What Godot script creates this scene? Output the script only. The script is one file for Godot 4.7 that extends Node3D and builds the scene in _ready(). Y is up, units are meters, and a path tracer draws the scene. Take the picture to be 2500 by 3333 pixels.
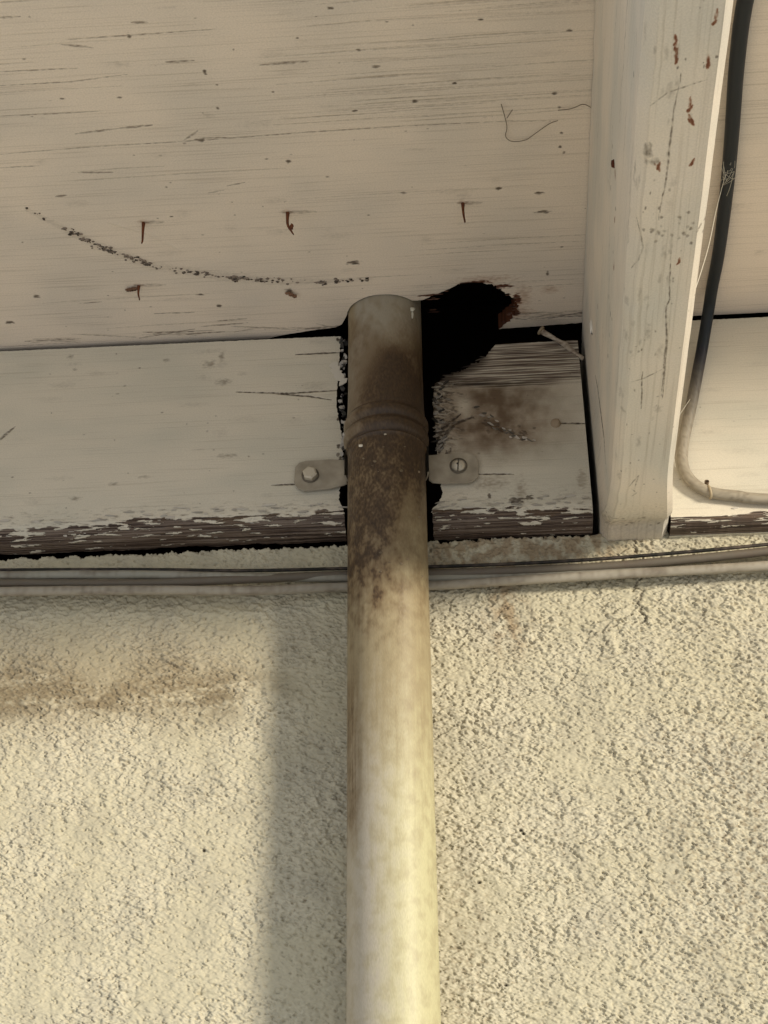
extends Node3D
# A painted eave seen from below: soffit board, frieze boards and rafter over a stucco wall,
# with a rusty downpipe that rises through a rotten hole. Metres, y up, the wall faces +z.

const SLOPE := 0.05236        # pitch of the soffit
const SOFFIT_Y := 2.811       # underside of the soffit where it meets the frieze boards
const FRONT := 0.03           # face of the frieze boards
const PIPE := Vector3(0, 0, 0.055)

# A sheet of material computed in metres: grime with some painted shade, rust, bare wood (0..1) and relief (mm).
class Sheet:
	var w: int
	var h: int
	var u0: float
	var v0: float
	var uw: float
	var vh: float
	var grime_shade := PackedFloat32Array()
	var rust := PackedFloat32Array()
	var bare := PackedFloat32Array()
	var relief := PackedFloat32Array()
	var ragged: PackedByteArray
	func _init(w_: int, h_: int, u0_: float, v0_: float, uw_: float, vh_: float, noise_seed: int) -> void:
		w = w_; h = h_; u0 = u0_; v0 = v0_; uw = uw_; vh = vh_
		for a in [grime_shade, rust, bare, relief]:
			a.resize(w * h)
		ragged = Sheet.field(w, h, 12.0, 6.0, noise_seed, 3)
	static func field(w_: int, h_: int, fx: float, fy: float, noise_seed: int, octaves := 3) -> PackedByteArray:
		var n := FastNoiseLite.new()
		n.noise_type = FastNoiseLite.TYPE_SIMPLEX_SMOOTH
		n.seed = noise_seed
		var k := minf(8.0, minf(fx, fy))
		n.frequency = 1.0 / k
		n.fractal_octaves = octaves
		var im := n.get_image(maxi(4, int(ceil(w_ / fx * k))), maxi(4, int(ceil(h_ / fy * k))), false, false, true)
		im.convert(Image.FORMAT_L8)
		im.resize(w_, h_, Image.INTERPOLATE_CUBIC)
		return im.get_data()
	func stroke(layer: PackedFloat32Array, pts: Array, width: float, amount: float, lift := 0.0, taper := true) -> void:
		var total := 0.0
		for k in pts.size() - 1:
			total += pts[k].distance_to(pts[k + 1])
		var sx := uw / w
		var sy := vh / h
		var run := 0.0
		for k in pts.size() - 1:
			var a: Vector2 = pts[k]
			var b: Vector2 = pts[k + 1]
			var ab := b - a
			var l := maxf(ab.length(), 1e-5)
			var x0 := clampi(int((minf(a.x, b.x) - width - u0) / sx), 0, w)
			var x1 := clampi(int((maxf(a.x, b.x) + width - u0) / sx) + 1, 0, w)
			var y0 := clampi(int((minf(a.y, b.y) - width - v0) / sy), 0, h)
			var y1 := clampi(int((maxf(a.y, b.y) + width - v0) / sy) + 1, 0, h)
			for y in range(y0, y1):
				for x in range(x0, x1):
					var p := Vector2(u0 + (x + 0.5) * sx, v0 + (y + 0.5) * sy)
					var t := clampf((p - a).dot(ab) / (l * l), 0.0, 1.0)
					var q := ragged[y * w + x] / 255.0
					var f := (run + t * l) / maxf(total, 1e-5)
					var half := width * 0.5 * (0.75 + 0.5 * q)
					if taper:
						half *= 0.35 + 0.65 * sin(PI * f)
					var d := p.distance_to(a + ab * t) / maxf(half, 1e-5)
					var s := clampf(1.6 - d * 1.1, 0.0, 1.0)
					if s > 0.0:
						var i := y * w + x
						layer[i] = maxf(layer[i], amount * s * clampf(q * 1.7 - 0.15, 0.12, 1.1))
						relief[i] += lift * s
			run += l
	func blot(layer: PackedFloat32Array, u: float, v: float, ru: float, rv: float, amount: float, lift := 0.0, soft := 0.6, turn := 0.0) -> void:
		var sx := uw / w
		var sy := vh / h
		var r := maxf(ru, rv) * 1.5
		var c := cos(turn)
		var s_ := sin(turn)
		for y in range(clampi(int((v - r - v0) / sy), 0, h), clampi(int((v + r - v0) / sy) + 1, 0, h)):
			for x in range(clampi(int((u - r - u0) / sx), 0, w), clampi(int((u + r - u0) / sx) + 1, 0, w)):
				var du := u0 + (x + 0.5) * sx - u
				var dv := v0 + (y + 0.5) * sy - v
				var d := Vector2((du * c + dv * s_) / ru, (dv * c - du * s_) / rv).length()
				var i := y * w + x
				var q := ragged[i] / 255.0
				var s := clampf((1.0 + 1.0 * (q - 0.5) - d) / soft, 0.0, 1.0)
				if s > 0.0:
					layer[i] = maxf(layer[i], amount * s * (0.55 + 0.7 * q))
					relief[i] += lift * s
	func uv(u: float, v: float) -> Vector2:
		return Vector2((u - u0) / uw, (v - v0) / vh)

# One mesh in the making.
class Maker:
	var v := PackedVector3Array()
	var n := PackedVector3Array()
	var t := PackedVector2Array()
	var c := PackedColorArray()
	var i := PackedInt32Array()
	var coloured := false
	func grid(nu: int, nv: int, p: PackedVector3Array, uv: PackedVector2Array, flip := false, col := PackedColorArray(), wrap := false) -> void:
		var at := v.size()
		v.append_array(p)
		t.append_array(uv)
		if col.size():
			coloured = true
			c.append_array(col)
		elif coloured:
			for k in p.size():
				c.append(Color.WHITE)
		for y in nv:
			for x in nu:
				var xa := x - 1 if x > 0 else (nu - 2 if wrap else 0)
				var xb := x + 1 if x < nu - 1 else (1 if wrap else nu - 1)
				var du := p[y * nu + xb] - p[y * nu + xa]
				var dv := p[mini(y + 1, nv - 1) * nu + x] - p[maxi(y - 1, 0) * nu + x]
				var m := du.cross(dv).normalized()
				if m == Vector3.ZERO:
					m = Vector3.UP
				n.append(-m if flip else m)
		for y in nv - 1:
			for x in nu - 1:
				var a := at + y * nu + x
				if flip:
					i.append_array([a, a + 1, a + nu, a + 1, a + nu + 1, a + nu])
				else:
					i.append_array([a, a + nu, a + 1, a + 1, a + nu, a + nu + 1])
	func tri(a: Vector3, b: Vector3, d: Vector3, m: Vector3) -> void:
		if (d - a).cross(b - a).dot(m) < 0.0:
			var e := b
			b = d
			d = e
		for q in [a, b, d]:
			v.append(q); n.append(m); t.append(Vector2(q.x, q.y)); i.append(v.size() - 1)
			if coloured: c.append(Color.WHITE)
	func lump(at: Vector3, r: Vector3, rng: RandomNumberGenerator, col := Color.WHITE) -> void:
		var p := PackedVector3Array()
		var uv := PackedVector2Array()
		var cc := PackedColorArray()
		for y in 6:
			for x in 8:
				var th := PI * y / 5.0
				var ph := TAU * x / 7.0
				var k := 1.0 + rng.randf_range(-0.35, 0.35)
				p.append(at + Vector3(sin(th) * cos(ph), cos(th), sin(th) * sin(ph)) * r * k)
				uv.append(Vector2(x, y) * 0.1)
				cc.append(col)
		for y in 6:
			p[y * 8 + 7] = p[y * 8]
		for x in 8:
			p[x] = at + Vector3(0, r.y, 0)
			p[40 + x] = at - Vector3(0, r.y, 0)
		grid(8, 6, p, uv, true, cc, true)
	# a small chip of paint or wood with real thickness, lying across the directions a and b
	func shard(at: Vector3, a: Vector3, b: Vector3, thick: float, rng: RandomNumberGenerator, col: Color) -> void:
		var m := a.cross(b).normalized()
		var pts := []
		for k in 7:
			var f := TAU * k / 7.0
			var r := rng.randf_range(0.55, 1.1)
			pts.append(at + a * cos(f) * r + b * sin(f) * r + m * thick * rng.randf_range(0.0, 1.2) * (0.5 + 0.5 * sin(f)))
		coloured = true
		var from := v.size()
		for k in 7:
			var p: Vector3 = pts[k]
			var q: Vector3 = pts[(k + 1) % 7]
			var out := (p + q - at * 2.0).normalized()
			tri(at + m * thick * 0.6, p, q, m)
			tri(at - m * thick * 0.6, p - m * thick, q - m * thick, -m)
			tri(p, q, q - m * thick, out)
			tri(p, q - m * thick, p - m * thick, out)
		for k in range(from, v.size()):
			c[k] = col
	func mesh() -> ArrayMesh:
		var a := []
		a.resize(Mesh.ARRAY_MAX)
		a[Mesh.ARRAY_VERTEX] = v
		a[Mesh.ARRAY_NORMAL] = n
		a[Mesh.ARRAY_TEX_UV] = t
		a[Mesh.ARRAY_INDEX] = i
		if coloured:
			a[Mesh.ARRAY_COLOR] = c
		var m := ArrayMesh.new()
		m.add_surface_from_arrays(Mesh.PRIMITIVE_TRIANGLES, a)
		return m

var rng := RandomNumberGenerator.new()
var wobble := FastNoiseLite.new()

func thing(called: String, label: String, category: String, group := "", at := Vector3.ZERO) -> Node3D:
	var o := Node3D.new()
	o.name = called
	o.position = at
	add_child(o, true)
	tag(o, label, category, group)
	return o

func tag(o: Node, label: String, category: String, group := "") -> void:
	o.set_meta("label", label)
	o.set_meta("category", category)
	if group:
		o.set_meta("group", group)

func part(called: String, m: Mesh, mat: Material, parent: Node = self, at := Vector3.ZERO) -> MeshInstance3D:
	var o := MeshInstance3D.new()
	o.name = called
	o.mesh = m
	o.material_override = mat
	o.position = at
	parent.add_child(o, true)
	return o

func slab(called: String, lo: Vector3, hi: Vector3, mat: Material, parent: Node = self) -> MeshInstance3D:
	var b := BoxMesh.new()
	b.size = hi - lo
	return part(called, b, mat, parent, (lo + hi) / 2.0)

func paint(c: Color, rough := 0.7, spec := 0.4) -> StandardMaterial3D:
	var m := StandardMaterial3D.new()
	m.albedo_color = c
	m.roughness = rough
	m.metallic_specular = spec
	return m

func tinted(rough := 0.75, spec := 0.35) -> StandardMaterial3D:
	var m := paint(Color.WHITE, rough, spec)
	m.vertex_color_use_as_albedo = true
	return m

# The look of a painted or weathered surface from its sheet; the colours are sRGB.
func surface(s: Sheet, base: Color, alt: Color, wood: Color, wood_dark: Color, dirt: Color, rust: Color, streak: Array, o := {}) -> StandardMaterial3D:
	var w := s.w
	var h := s.h
	var tone := Sheet.field(w, h, w / 5.0, h / 4.0, streak[3] + 1, 4)
	var grain := Sheet.field(w, h, streak[0], streak[1], streak[3] + 2, 3)
	var fine := Sheet.field(w, h, 3.0, 3.0, streak[3] + 3, 2)
	var bytes := PackedByteArray()
	bytes.resize(w * h * 3)
	var high := PackedFloat32Array()
	high.resize(w * h)
	var line: float = streak[2]
	var cut: float = o.get("cut", 0.60)
	var deep: float = o.get("deep", 0.25)
	var rough_paint: float = o.get("pebble", 0.05)
	var paint_mm: float = o.get("paint_mm", 0.35)
	for i in w * h:
		var g := grain[i] / 255.0
		var f := fine[i] / 255.0
		var tn := clampf((tone[i] / 255.0 - 0.3) * 2.0, 0.0, 1.0)
		var c := base.lerp(alt, tn)
		var gl := clampf((g - cut) * 5.0, 0.0, 1.0)
		var bw := s.bare[i]
		c = c.lerp(dirt, gl * line * (0.55 + 0.9 * (tone[i] / 255.0)))
		if bw > 0.0:
			c = c.lerp(wood.lerp(wood_dark, clampf((g - 0.3) * 2.2, 0.0, 1.0)), bw)
		var k := 1.0 + 0.10 * (f - 0.5)
		c = Color(c.r * k, c.g * k, c.b * k)
		c = c.lerp(rust, clampf(s.rust[i], 0.0, 1.0))
		c = c.lerp(dirt * 0.55, clampf(s.grime_shade[i], 0.0, 1.0))
		bytes[i * 3] = clampi(int(c.r * 255.0), 0, 255)
		bytes[i * 3 + 1] = clampi(int(c.g * 255.0), 0, 255)
		bytes[i * 3 + 2] = clampi(int(c.b * 255.0), 0, 255)
		high[i] = s.relief[i] - deep * gl * (0.4 + bw * 1.5) + rough_paint * f - paint_mm * bw - bw * 0.5 * g
	var m := paint(Color.WHITE, o.get("rough", 0.62), 0.45)
	m.albedo_texture = ImageTexture.create_from_image(Image.create_from_data(w, h, false, Image.FORMAT_RGB8, bytes))
	m.heightmap_enabled = true
	m.heightmap_scale = 0.1 * o.get("bump", 1.0)
	m.heightmap_texture = ImageTexture.create_from_image(Image.create_from_data(w, h, false, Image.FORMAT_RF, high.to_byte_array()))
	return m

func mm(list: Array) -> Array:        # pairs in millimetres to points in metres
	var out := []
	for k in range(0, list.size(), 2):
		out.append(Vector2(list[k], list[k + 1]) * 0.001)
	return out

func tube(pts: Array, r: float, segs: int, step := 0.006, r_end := -1.0, wave := 0.0, tint := PackedColorArray()) -> Maker:
	var curve := Curve3D.new()
	for k in pts.size():
		var before: Vector3 = pts[maxi(k - 1, 0)]
		var after: Vector3 = pts[mini(k + 1, pts.size() - 1)]
		var p: Vector3 = pts[k]
		var dir := (after - before).normalized()
		curve.add_point(p, -dir * p.distance_to(before) * 0.33, dir * p.distance_to(after) * 0.33)
	var total := curve.get_baked_length()
	var count := maxi(2, int(total / step))
	var p := PackedVector3Array()
	var uv := PackedVector2Array()
	var col := PackedColorArray()
	var side := Vector3.ZERO
	for k in count + 1:
		var d := total * k / count
		var at := curve.sample_baked(d, true)
		var fwd := (curve.sample_baked(minf(d + step, total), true) - curve.sample_baked(maxf(d - step, 0.0), true)).normalized()
		if side == Vector3.ZERO:
			side = fwd.cross(Vector3(0.3, 1, 0.2)).normalized()
		side = (side - fwd * side.dot(fwd)).normalized()
		var up := fwd.cross(side)
		var rr := r if r_end < 0.0 else lerpf(r, r_end, smoothstep(0.0, 1.0, float(k) / count))
		for j in segs + 1:
			var a := TAU * j / segs
			var rj := rr * (1.0 + wave * wobble.get_noise_3d(d * 900.0, cos(a) * 6.0, sin(a) * 6.0))
			p.append(at + (side * cos(a) + up * sin(a)) * rj)
			uv.append(Vector2(d, r * a))
			if tint.size() == 2:
				col.append(tint[0].lerp(tint[1], smoothstep(0.60, 0.80, float(k) / count + 0.04 * wobble.get_noise_1d(d * 2000.0))))
	var m := Maker.new()
	m.grid(segs + 1, count + 1, p, uv, true, col, true)
	return m

func lathe(profile: Array, segs: int, a0 := 0.0, a1 := TAU) -> Maker:   # profile of (radius, height), front at angle 0 (+z)
	var p := PackedVector3Array()
	var uv := PackedVector2Array()
	for k in profile.size():
		for j in segs + 1:
			var a := a0 + (a1 - a0) * j / segs
			p.append(Vector3(sin(a) * profile[k].x, profile[k].y, cos(a) * profile[k].x))
			uv.append(Vector2(float(j) / segs, profile[k].y))
	var m := Maker.new()
	m.grid(segs + 1, profile.size(), p, uv, false, PackedColorArray(), a1 - a0 > 6.28)
	return m

func soffit_at(x: float, s: float, below := 0.0) -> Vector3:
	return Vector3(x, SOFFIT_Y - s * sin(SLOPE) - below * cos(SLOPE), FRONT + s * cos(SLOPE) - below * sin(SLOPE))

func _ready() -> void:
	rng.seed = 7
	wobble.seed = 5
	wobble.frequency = 0.05
	# ---- camera, sky, sun, exposure
	var cam := Camera3D.new()
	cam.name = "camera"
	var right := Vector3(0.99766, -0.01000, -0.06680)
	var fwd := Vector3(-0.05300, 0.49672, -0.86629)
	cam.transform = Transform3D(Basis(right, fwd.cross(right).normalized() * -1.0, -fwd).orthonormalized(), Vector3(0.0786, 1.7977, 1.3912))
	cam.fov = 37.057
	cam.near = 0.05
	cam.far = 400.0
	add_child(cam)
	cam.current = true
	var sky := ProceduralSkyMaterial.new()
	sky.sky_top_color = Color(0.86, 0.90, 0.96)
	sky.sky_horizon_color = Color(0.53, 0.54, 0.545)
	sky.sky_curve = 0.18
	sky.sky_energy_multiplier = 1.06
	sky.ground_bottom_color = Color(0.44, 0.43, 0.41)
	sky.ground_horizon_color = Color(0.72, 0.68, 0.60)
	var e := Environment.new()
	e.background_mode = Environment.BG_SKY
	e.sky = Sky.new()
	e.sky.sky_material = sky
	e.tonemap_mode = Environment.TONE_MAPPER_LINEAR
	e.tonemap_exposure = 1.25
	e.sdfgi_enabled = true
	e.ssao_enabled = true
	e.ssil_enabled = true
	var we := WorldEnvironment.new()
	we.name = "world_environment"
	we.environment = e
	add_child(we)
	var sun := DirectionalLight3D.new()
	sun.name = "sun"
	var az := deg_to_rad(49.5)
	var el := deg_to_rad(4.2)
	sun.look_at_from_position(Vector3(sin(az) * cos(el), sin(el), cos(az) * cos(el)), Vector3.ZERO)
	sun.light_energy = 1.0
	sun.light_color = Color(1.0, 0.96, 0.885)
	sun.light_angular_distance = 10.0
	sun.shadow_enabled = true
	add_child(sun)

	# ---- setting
	var g := PlaneMesh.new()
	g.size = Vector2(300, 300)
	part("ground", g, paint(Color(0.80, 0.775, 0.74), 0.9)).set_meta("kind", "structure")
	stucco_wall()
	roof()
	soffit_board()
	frieze_boards()
	rafter()
	# ---- objects
	downpipe()
	pipe_bracket()
	wall_cables()
	black_cable()
	small_things()

func stucco_wall() -> void:
	var n1 := FastNoiseLite.new()
	n1.noise_type = FastNoiseLite.TYPE_SIMPLEX_SMOOTH
	n1.seed = 11
	n1.frequency = 1.0
	n1.fractal_octaves = 3
	n1.fractal_gain = 0.55
	n1.domain_warp_enabled = false
	var n2: FastNoiseLite = n1.duplicate()
	n2.seed = 23
	n2.fractal_octaves = 2
	var n3: FastNoiseLite = n1.duplicate()
	n3.seed = 31
	n3.fractal_octaves = 3
	var xs := axis(-0.47, 0.44, 0.0010, 1.2, 2.6)
	var ys := axis(2.04, 2.572, 0.0010, 1.4, 0.0, false)
	var nx := xs.size()
	var ny := ys.size()
	var p := PackedVector3Array()
	var col := PackedColorArray()
	var uv := PackedVector2Array()
	var base := Color(0.51, 0.465, 0.335)
	var pale := Color(0.55, 0.505, 0.38)
	for y in ys:
		for x in xs:
			var a := n1.get_noise_2d(x * 104.0 - y * 38.0, y * 240.0)
			var b := n2.get_noise_2d(x * 240.0, y * 340.0)
			var big := n3.get_noise_2d(x * 7.0 + 40.0, y * 8.0)
			var coarse := n1.get_noise_2d(x * 66.0 + 200.0 + y * 16.0, y * 118.0)
			var mask := smoothstep(-0.18, 0.25, n3.get_noise_2d(x * 14.0 - 60.0, y * 19.0))
			a = lerpf(a, coarse, mask * 0.75)
			var soft := clampf(0.62 + 0.55 * big + 0.42 * smoothstep(-0.15, 0.30, x + 0.3 * big), 0.32, 0.9)
			var gate := smoothstep(-0.12, 0.16, n2.get_noise_2d(x * 60.0 + 30.0, y * 70.0))
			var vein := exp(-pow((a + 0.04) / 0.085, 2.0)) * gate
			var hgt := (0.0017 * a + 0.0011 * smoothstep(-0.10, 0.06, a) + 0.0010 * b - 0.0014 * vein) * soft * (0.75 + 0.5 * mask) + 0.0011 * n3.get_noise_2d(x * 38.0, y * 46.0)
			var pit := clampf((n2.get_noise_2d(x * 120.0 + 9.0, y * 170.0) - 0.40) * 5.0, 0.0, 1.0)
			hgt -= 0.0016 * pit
			var c := base.lerp(pale, clampf(0.5 + big * 1.4, 0.0, 1.0))
			c = c.lerp(Color(0.36, 0.33, 0.255), clampf(0.9 * n3.get_noise_2d(x * 16.0 + 7.0, y * 9.0), 0.0, 0.30))
			var hair := absf(x - 0.253 - 0.010 * n3.get_noise_1d(y * 30.0) - 0.004 * n1.get_noise_1d(y * 150.0))
			if y > 2.455 and hair < 0.0012:
				hgt -= 0.0016
				c = c.lerp(Color(0.10, 0.08, 0.06), 0.7)
			# the ragged top edge, where the stucco was trowelled up to the boards
			var top := 2.556 + 0.0035 * n3.get_noise_1d(x * 60.0) + 0.002 * n1.get_noise_1d(x * 260.0)
			var rise := clampf((y - 2.535) / 0.02, 0.0, 1.0)
			hgt += 0.0025 * rise
			var z := hgt
			if y > top:
				z = hgt - (y - top) * 3.2
			p.append(Vector3(x, minf(y, top + 0.002 + (y - top) * 0.12) if y > top else y, z))
			# stains with shapes of their own; painted crevice shade comes last
			var band := exp(-pow((y - 2.401 - 0.02 * big) / 0.029, 2.0)) * smoothstep(-0.09, -0.18, x + 0.05 * big)
			var st := band * clampf(0.62 + 0.8 * n3.get_noise_2d(x * 12.0, y * 40.0) + 0.45 * n2.get_noise_2d(x * 120.0, y * 160.0) + 1.3 * maxf(-a, 0.0) + 0.4 * vein, 0.0, 1.0)
			c = c.lerp(Color(0.175, 0.14, 0.09), clampf(st * 1.05, 0.0, 0.92))
			var halo := exp(-pow((y - 2.425) / 0.055, 2.0)) * smoothstep(-0.05, -0.25, x)
			c = c.lerp(Color(0.42, 0.33, 0.20), halo * 0.38)
			var run := exp(-pow((x - 0.115 - 0.01 * big) / 0.022, 2.0)) * smoothstep(2.40, 2.47, y)
			run = maxf(run, 1.3 * smoothstep(2.512, 2.545, y) * smoothstep(0.02, 0.06, x) * smoothstep(0.30, 0.18, x))
			c = c.lerp(Color(0.27, 0.19, 0.11), clampf(run * (0.42 + 1.1 * n3.get_noise_2d(x * 60.0, y * 45.0)), 0.0, 0.72))
			var foul := smoothstep(0.17, 0.36, x) * smoothstep(2.05, 2.18, y) * smoothstep(2.42, 2.30, y) + 0.7 * exp(-pow((x - 0.062) / 0.025, 2.0)) * smoothstep(2.30, 2.16, y)
			c = c.lerp(Color(0.20, 0.15, 0.09), clampf(foul * (n2.get_noise_2d(x * 110.0, y * 150.0) - 0.10 - 0.35 * a) * 1.5, 0.0, 0.6))
			c = c.lerp(Color(0.22, 0.17, 0.11), clampf((n2.get_noise_2d(x * 160.0 + 70.0, y * 200.0) - 0.50) * 6.0, 0.0, 1.0) * clampf(0.3 + big, 0.0, 0.8))
			c = c.lerp(Color(0.25, 0.19, 0.12), (0.16 * vein + 0.30 * pit) * soft)  # crevice shade put into the colour of veins and pits
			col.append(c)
			uv.append(Vector2(x, y))
	for q in [[0.120, 2.244], [-0.180, 2.237], [0.097, 2.106], [0.077, 2.199], [0.22, 2.15], [-0.28, 2.12], [0.118, 2.247]]:
		for k in p.size():
			var far := Vector2((p[k].x - q[0]) / 0.0016, (p[k].y - q[1]) / 0.0013).length()
			if far < 1.3:
				p[k].z -= 0.003 * clampf(1.5 - far, 0.0, 1.0)
				col[k] = col[k].lerp(Color(0.03, 0.022, 0.015), clampf(2.0 - 1.6 * far, 0.0, 1.0))
	var m := Maker.new()
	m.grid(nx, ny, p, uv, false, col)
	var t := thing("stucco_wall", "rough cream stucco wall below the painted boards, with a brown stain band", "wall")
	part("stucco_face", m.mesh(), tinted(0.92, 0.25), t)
	slab("wall_core", Vector3(-2.6, 0, -0.25), Vector3(2.6, 2.548, -0.012), paint(Color(0.6, 0.55, 0.45), 0.9), t)

func axis(lo: float, hi: float, step: float, reach: float, end: float, both := true) -> PackedFloat32Array:
	var left := PackedFloat32Array()
	var d := step
	var x := lo
	while absf(x - lo) < reach * 0.5:
		d = minf(d * 1.12, 0.012)
		x -= d
		left.append(x)
	left.append(-end if both else end)
	left.reverse()
	for k in int((hi - lo) / step) + 1:
		left.append(lo + k * step)
	if both:
		d = step
		x = left[left.size() - 1]
		while absf(x - hi) < reach * 0.5:
			d = minf(d * 1.12, 0.012)
			x += d
			left.append(x)
		left.append(end)
	return left

func roof() -> void:
	var t := thing("roof", "flat eave roof above the soffit, its dark hollow seen through the rotten hole", "roof")
	var wood := paint(Color(0.16, 0.13, 0.11), 0.95, 0.1)
	var white := paint(Color(0.80, 0.77, 0.70), 0.6)
	slab("roof_deck", Vector3(-2.6, 3.02, -0.30), Vector3(2.6, 3.10, 0.86), wood, t)
	slab("fascia", Vector3(-2.6, 2.776, 0.804), Vector3(2.6, 3.018, 0.824), white, t)
	slab("back_wall", Vector3(-2.6, 2.549, -0.30), Vector3(2.6, 3.019, -0.21), wood, t)
	slab("end_board", Vector3(-2.6, 2.55, -0.209), Vector3(-2.57, 3.019, 0.803), wood, t)
	slab("end_board", Vector3(2.57, 2.55, -0.209), Vector3(2.6, 3.019, 0.803), wood, t)

func soffit_board() -> void:
	var s := Sheet.new(1536, 1024, -0.5, -0.05, 1.0, 0.667, 101)
	# cracks and raised grain
	for q in [[-338, 321, -258, 324, -146, 325, -46, 328, 34, 329, 133, 328, 171, 325], [-312, 410, -248, 410, -198, 415], [-323, 372, -278, 371, -232, 371], [-344, 302, -307, 302], [-307, 427, -240, 426], [-244, 460, -170, 461, -112, 462]]:
		s.stroke(s.grime_shade, mm(q), 0.0014, 0.42, -0.2)
	for q in [[-293, 489, -272, 489], [-182, 475, -168, 474], [-162, 427, -138, 427], [-262, 343, -222, 347], [-222, 347, -190, 349], [-246, 455, -220, 449], [-136, 258, -118, 262], [-156, 249, -140, 252], [-303, 256, -292, 257], [-248, 51, -205, 50], [-324, 77, -300, 78], [-150, 328, -120, 326], [-165, 326, -150, 338], [-202, 22, -150, 25], [-185, 31, -150, 33], [-82, 417, -40, 418], [-273, 289, -240, 287]]:
		s.stroke(s.grime_shade, mm(q), rng.randf_range(0.0016, 0.0030), 0.45, -0.2)
	for q in [[-187, 460, 2, 4], [-131, 412, 2, 4], [-15, 478, 4, 2], [-127, 366, 2, 2], [-211, 387, 3, 2], [-73, 288, 3, 3], [-150, 325, 6, 3], [-98, 80, 5, 6], [-366, 94, 4, 4], [-408, 48, 5, 4], [-193, 82, 5, 2], [-176, 60, 3, 4], [183, 437, 3, 2], [173, 361, 3, 2], [178, 342, 2, 2], [163, 222, 5, 3], [168, 193, 9, 3], [18, 407, 4, 2], [4, 428, 3, 2], [-5, 353, 3, 2], [32, 234, 4, 2], [109, 455, 3, 1], [175, 89, 2, 4], [181, 308, 2, 2], [181, 289, 2, 2], [185, 280, 2, 2], [124, 233, 4, 2], [85, 381, 2, 2], [-25, 125, 9, 4], [49, 361, 3, 2]]:
		s.blot(s.grime_shade, q[0] * 0.001, q[1] * 0.001, q[2] * 0.001, q[3] * 0.001, 0.7, -0.3)
	for k in 150:
		var x := rng.randf_range(-0.48, 0.48)
		var y := rng.randf_range(0.0, 0.6)
		s.blot(s.grime_shade, x, y, rng.randf_range(0.0008, 0.0022), rng.randf_range(0.0007, 0.0015), rng.randf_range(0.2, 0.6), -0.15)
	for k in 70:
		s.blot(s.grime_shade, rng.randf_range(-0.45, 0.42), rng.randf_range(0.0, 0.58), rng.randf_range(0.006, 0.03), rng.randf_range(0.002, 0.008), rng.randf_range(0.05, 0.13), 0.0, 1.2)
	for k in 90:     # long grain lines, denser towards the rafter
		var x := rng.randf_range(-0.45, 0.2)
		var y := rng.randf_range(0.33, 0.55) if k < 60 else rng.randf_range(0.0, 0.6)
		if k < 60: x = rng.randf_range(0.0, 0.19)
		var l := rng.randf_range(0.03, 0.11)
		s.stroke(s.grime_shade, [Vector2(x - l, y - 0.002), Vector2(x, y), Vector2(x + l, y)], 0.0013, rng.randf_range(0.10, 0.22), -0.2)
	# a faint brown stain and worn paint round the hole and along the seam
	for k in 40:
		var x := rng.randf_range(-0.42, 0.2)
		s.stroke(s.grime_shade, [Vector2(x, rng.randf_range(0.004, 0.02)), Vector2(x + rng.randf_range(0.02, 0.07), rng.randf_range(0.004, 0.02))], 0.0025, rng.randf_range(0.2, 0.55), -0.2)
	for q in [[110, 84, 40, 8], [150, 50, 12, 26], [148, 20, 16, 14], [178, 60, 12, 9]]:
		s.blot(s.rust, q[0] * 0.001, q[1] * 0.001, q[2] * 0.001, q[3] * 0.001, 0.35, 0.0, 1.2)
	for q in [[100, 79, 16, 3.5], [128, 70, 12, 4], [144, 44, 5, 12], [142, 20, 6, 8], [52, 60, 14, 2.5]]:
		s.blot(s.bare, q[0] * 0.001, q[1] * 0.001, q[2] * 0.001, q[3] * 0.001, 1.0, 0.0, 0.3)
	# soot of the old nest line, and the shadows of the nails painted as dark strokes
	s.stroke(s.grime_shade, mm([-335, 237, -310, 209, -285, 180, -261, 159, -232, 137, -200, 126, -173, 115, -136, 106, -98, 98, -49, 94, -10, 96]), 0.014, 0.09)
	for q in [[-227, 209], [-83, 213], [89, 213], [-254, 104]]:
		s.stroke(s.grime_shade, [Vector2(q[0] - rng.randf_range(2, 10), q[1] + 1) * 0.001, Vector2(q[0], q[1]) * 0.001, Vector2(q[0] + rng.randf_range(12, 28), q[1] - 1) * 0.001], 0.005, 0.25, -0.1)
		s.blot(s.rust, q[0] * 0.001, (q[1] + 1) * 0.001, 0.006, 0.004, 0.35, 0.0, 1.0)
	s.stroke(s.relief, mm([-262, 212, -225, 190, -200, 160]), 0.003, 0.3, 0.2)
	var mat := surface(s, Color(0.89, 0.835, 0.765), Color(0.845, 0.80, 0.74), Color(0.40, 0.22, 0.14), Color(0.16, 0.09, 0.06), Color(0.36, 0.29, 0.22), Color(0.44, 0.27, 0.17), [260.0, 4.0, 0.13, 300], {"cut": 0.58, "deep": 0.26, "pebble": 0.12})
	# the outline: inner edge along the seam with the bite of the hole
	var line := PackedVector2Array([Vector2(-2.55, 0.772), Vector2(-2.55, -0.012), Vector2(-0.6, -0.010)])
	for k in 60:
		var x := -0.55 + k * 0.007
		line.append(Vector2(x, -0.008 + 0.0015 * wobble.get_noise_1d(x * 3000.0)))
	for q in [[-130, -7], [-121, -4], [-108, -1], [-96, 1], [-88, 3], [-76, 5], [-66, 6], [-55, 8], [-48, 13], [-45, 20]]:
		line.append(Vector2(q[0], q[1]) * 0.001)
	for k in 16:
		var a := lerpf(-1.45, 0.86, k / 15.0)
		line.append(Vector2(sin(a) * 0.0412, 0.0250 + cos(a) * 0.0412 + 0.0008 * wobble.get_noise_1d(k * 40.0)))
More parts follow.
